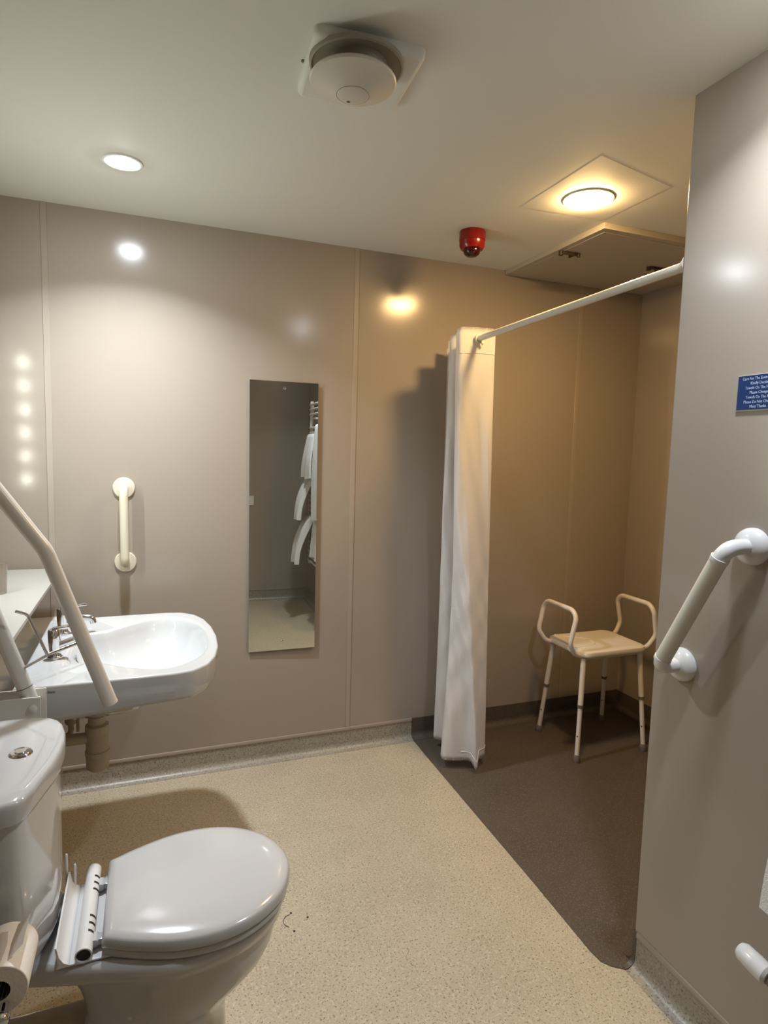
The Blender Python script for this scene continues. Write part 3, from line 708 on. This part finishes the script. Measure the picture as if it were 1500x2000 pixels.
# toilet roll on a chrome stand
ry0 = 1.005; rc = Vector((-0.222, ry0, 0.578))
st = thing('toilet_roll_stand', (rc.x+0.006, ry0-0.025, 0), 'chrome upright toilet roll holder standing beside the toilet', 'holder')
kx, kz = -0.213, 0.553
obj('pole', tube([(kx, ry0-0.022, 0.006), (kx, ry0-0.022, kz)], 0.0065, 18), M_CHROME, st)
obj('knob', lathe([(0, -0.011), (0.006, -0.009), (0.0105, -0.004), (0.0115, 0.001), (0.009, 0.007), (0.0, 0.010)], (kx, ry0-0.026, kz), (0, -1, 0), 24), M_CHROME, st)
obj('arm', tube([(kx, ry0-0.022, kz), (kx, ry0+0.10, kz+0.012)], 0.0055, 16), M_CHROME, st)
obj('base', lathe([(0, 0), (0.075, 0), (0.078, 0.003), (0.074, 0.007), (0.012, 0.010), (0, 0.010)], (kx, ry0-0.022, 0), (0, 0, 1), 40), M_CHROME, st)
rl = thing('toilet_roll', tuple(rc), 'white toilet paper roll hanging on the chrome holder beside the toilet', 'toilet roll')
rr_, cr_ = 0.0405, 0.0165
obj('paper', lathe([(cr_, 0.0), (rr_-0.001, 0.0), (rr_, 0.001), (rr_, 0.095), (cr_, 0.096), (cr_, 0.0)], rc, (0, 1, 0), 48), M_PAPER, rl)
obj('core', lathe([(cr_-0.001, 0.0015), (cr_, 0.0), (cr_, 0.094), (cr_-0.001, 0.094)], rc, (0, 1, 0), 32), M_DKBR, rl)
bm = bmesh.new(); g = []
for i in range(9):
    s = i/8
    base = Vector((rc.x-0.030+s*0.062, 0, rc.z+math.sqrt(max(0, (rr_+0.001)**2-(-0.030+s*0.062)**2)) if s < 0.62 else 0))
    if s >= 0.62: base.z = rc.z+rr_-0.004+ (s-0.62)*0.055
    g.append([bm.verts.new((base.x, ry0+0.003+yy*0.085+(0.012*s if yy == 0 else 0), base.z+0.002*math.sin(yy*5))) for yy in (0, 0.5, 1)])
for i in range(8):
    for k in range(2): bm.faces.new((g[i][k], g[i+1][k], g[i+1][k+1], g[i][k+1]))
bmesh.ops.solidify(bm, geom=bm.faces, thickness=0.0008)
obj('loose_sheet', bm, M_PAPER, rl)

# ================================================================== TOWEL RADIATOR (seen in the mirror and at the right edge)
ra = thing('towel_radiator', (XR-0.085, 0.5, 0.42), 'white ladder towel radiator on the right-hand wall', 'radiator')
RYA, RYB, RXX = 0.22, 0.762, XR-0.085
for y in (RYA, RYB):
    obj('upright', tube([(RXX, y, 0.44), (RXX, y, 1.80)], 0.015, 18), M_PAINTMETAL, ra)
zs = [0.47+i*0.042 for i in range(5)]+[0.77+i*0.042 for i in range(7)]+[1.14+i*0.042 for i in range(6)]+[1.50, 1.54, 1.58]+[1.69, 1.73, 1.77]
for z in zs: obj('rung', tube([(RXX-0.012, RYA, z), (RXX-0.012, RYB, z)], 0.010, 12), M_PAINTMETAL, ra)
for y in (RYA+0.04, RYB-0.04):
    for z in (0.62, 1.66): obj('wall_fixing', tube([(RXX, y, z), (XR-0.0005, y, z)], 0.009, 12), M_PAINTMETAL, ra)
vz = 0.368
obj('valve_pipe', tube([(RXX, RYB-0.02, 0.45), (RXX, RYB-0.02, 0.0)], 0.0075, 14), M_BAND, ra)
obj('valve_body', lathe([(0, 0), (0.013, 0), (0.013, 0.03), (0, 0.03)], (RXX, 0.755, vz-0.004), (0, 1, 0), 18), M_BAND, ra)
obj('valve_head', lathe([(0, 0.0), (0.016, 0.0), (0.021, 0.006), (0.0215, 0.03), (0.020, 0.060), (0.015, 0.068), (0.0, 0.070)], (RXX, 0.788, vz), (0, 1, 0.12), 28), M_WPLAS, ra, label='white thermostatic valve head')

def towel(y0, y1, zt, zb, bulge, label, ph=0.0, back=0.25, lean=0.0, thick=0.009, group='white towels on the towel radiator'):
    """cloth hung over a rung: short back drop, longer front drop with soft folds"""
    path = []
    NB, NF = 6, 20; xr = RXX-0.012
    for i in range(NB): path.append((xr+0.0165, zt-back*(1-i/NB)))
    for k in range(7):
        a = k/6*PI; path.append((xr+0.0165*math.cos(a), zt+0.0165*math.sin(a)))
    for i in range(1, NF+1):
        s = i/NF; path.append((xr-0.0165-bulge*math.sin(min(1, s*1.2)*PI/2)-0.012*s*lean, zt-(zt-zb)*s))
    NY = 14; bm = bmesh.new(); V = []
    for j, (x, z) in enumerate(path):
        row = []
        for i in range(NY+1):
            v = i/NY; f = max(0, (j-13)/(len(path)-13))
            wx = -0.010*f*(1+math.sin(v*9+ph+2*f))
            row.append(bm.verts.new((x+wx, y0+(y1-y0)*(v+0.03*f*math.sin(ph+v*3)), z+0.006*f*math.sin(v*7+ph))))
        V.append(row)
    for j in range(len(V)-1):
        for i in range(NY): bm.faces.new((V[j][i], V[j][i+1], V[j+1][i+1], V[j+1][i]))
    bmesh.ops.recalc_face_normals(bm, faces=bm.faces)
    bmesh.ops.solidify(bm, geom=bm.faces, thickness=-thick)
    o = obj('towel', bm, M_TOWEL, ang=80); return tag(o, label, 'towel', group)
towel(0.235, 0.505, 1.50, 1.17, 0.030, 'white towel hung on the upper rungs of the towel radiator, its far end', 0.3, thick=0.016)
towel(0.525, 0.77, 1.58, 0.86, 0.020, 'long white towel hung nearest the grab rail on the towel radiator', 1.9)
towel(0.23, 0.42, 1.14, 0.83, 0.075, 'small folded white towel bulging from the middle rungs of the radiator', 2.6, back=0.15, thick=0.034)
towel(0.50, 0.768, 0.812, 0.555, 0.016, 'white towel on the lowest rungs of the radiator, its corner showing at the right edge', 4.0, back=0.12)
towel(0.20, 0.43, 0.80, 0.47, 0.085, 'white towel bunched over the low rungs at the far end from the shower', 3.1, back=0.12, thick=0.038)

# switch plate on the wall behind the camera (seen in the mirror)
t = thing('socket_plate', (0.715, YB, 0.925), 'small white switch plate on the rear wall, seen in the mirror', 'switch')
obj('plate', box((0.672, YB, 0.882), (0.758, YB+0.008, 0.968), 0.002), M_WPLAS, t)
obj('rocker', box((0.704, YB+0.008, 0.912), (0.726, YB+0.012, 0.938), 0.001), M_WPLAS, t)

# hair and crumbs on the floor
bm = bmesh.new(); pts = []
for k in range(14):
    a = math.radians(95+k*11); pts.append((0.389+0.026*math.cos(a), 1.692+0.026*math.sin(a), 0.0012))
add_tube(bm, pts, 0.0008, 6)
o = obj('hair_strand', bm, M_DIRT); tag(o, 'thin curled dark hair on the beige floor right of the toilet', 'debris')
for i, (x, y, l) in enumerate(((0.392, 1.723, 'dark crumb at the far end of the curled hair on the floor'), (0.386, 1.650, 'dark crumb at the near end of the curled hair on the floor'), (0.436, 1.690, 'dark crumb lying apart, rightmost beside the curled hair'))):
    o = obj('crumb', lathe([(0, 0), (0.0028, 0), (0.0035, 0.0015), (0.002, 0.003), (0, 0.0035)], (x, y, 0.0), (0, 0, 1), 9), M_DIRT); tag(o, l, 'debris', 'dark crumbs by the toilet')
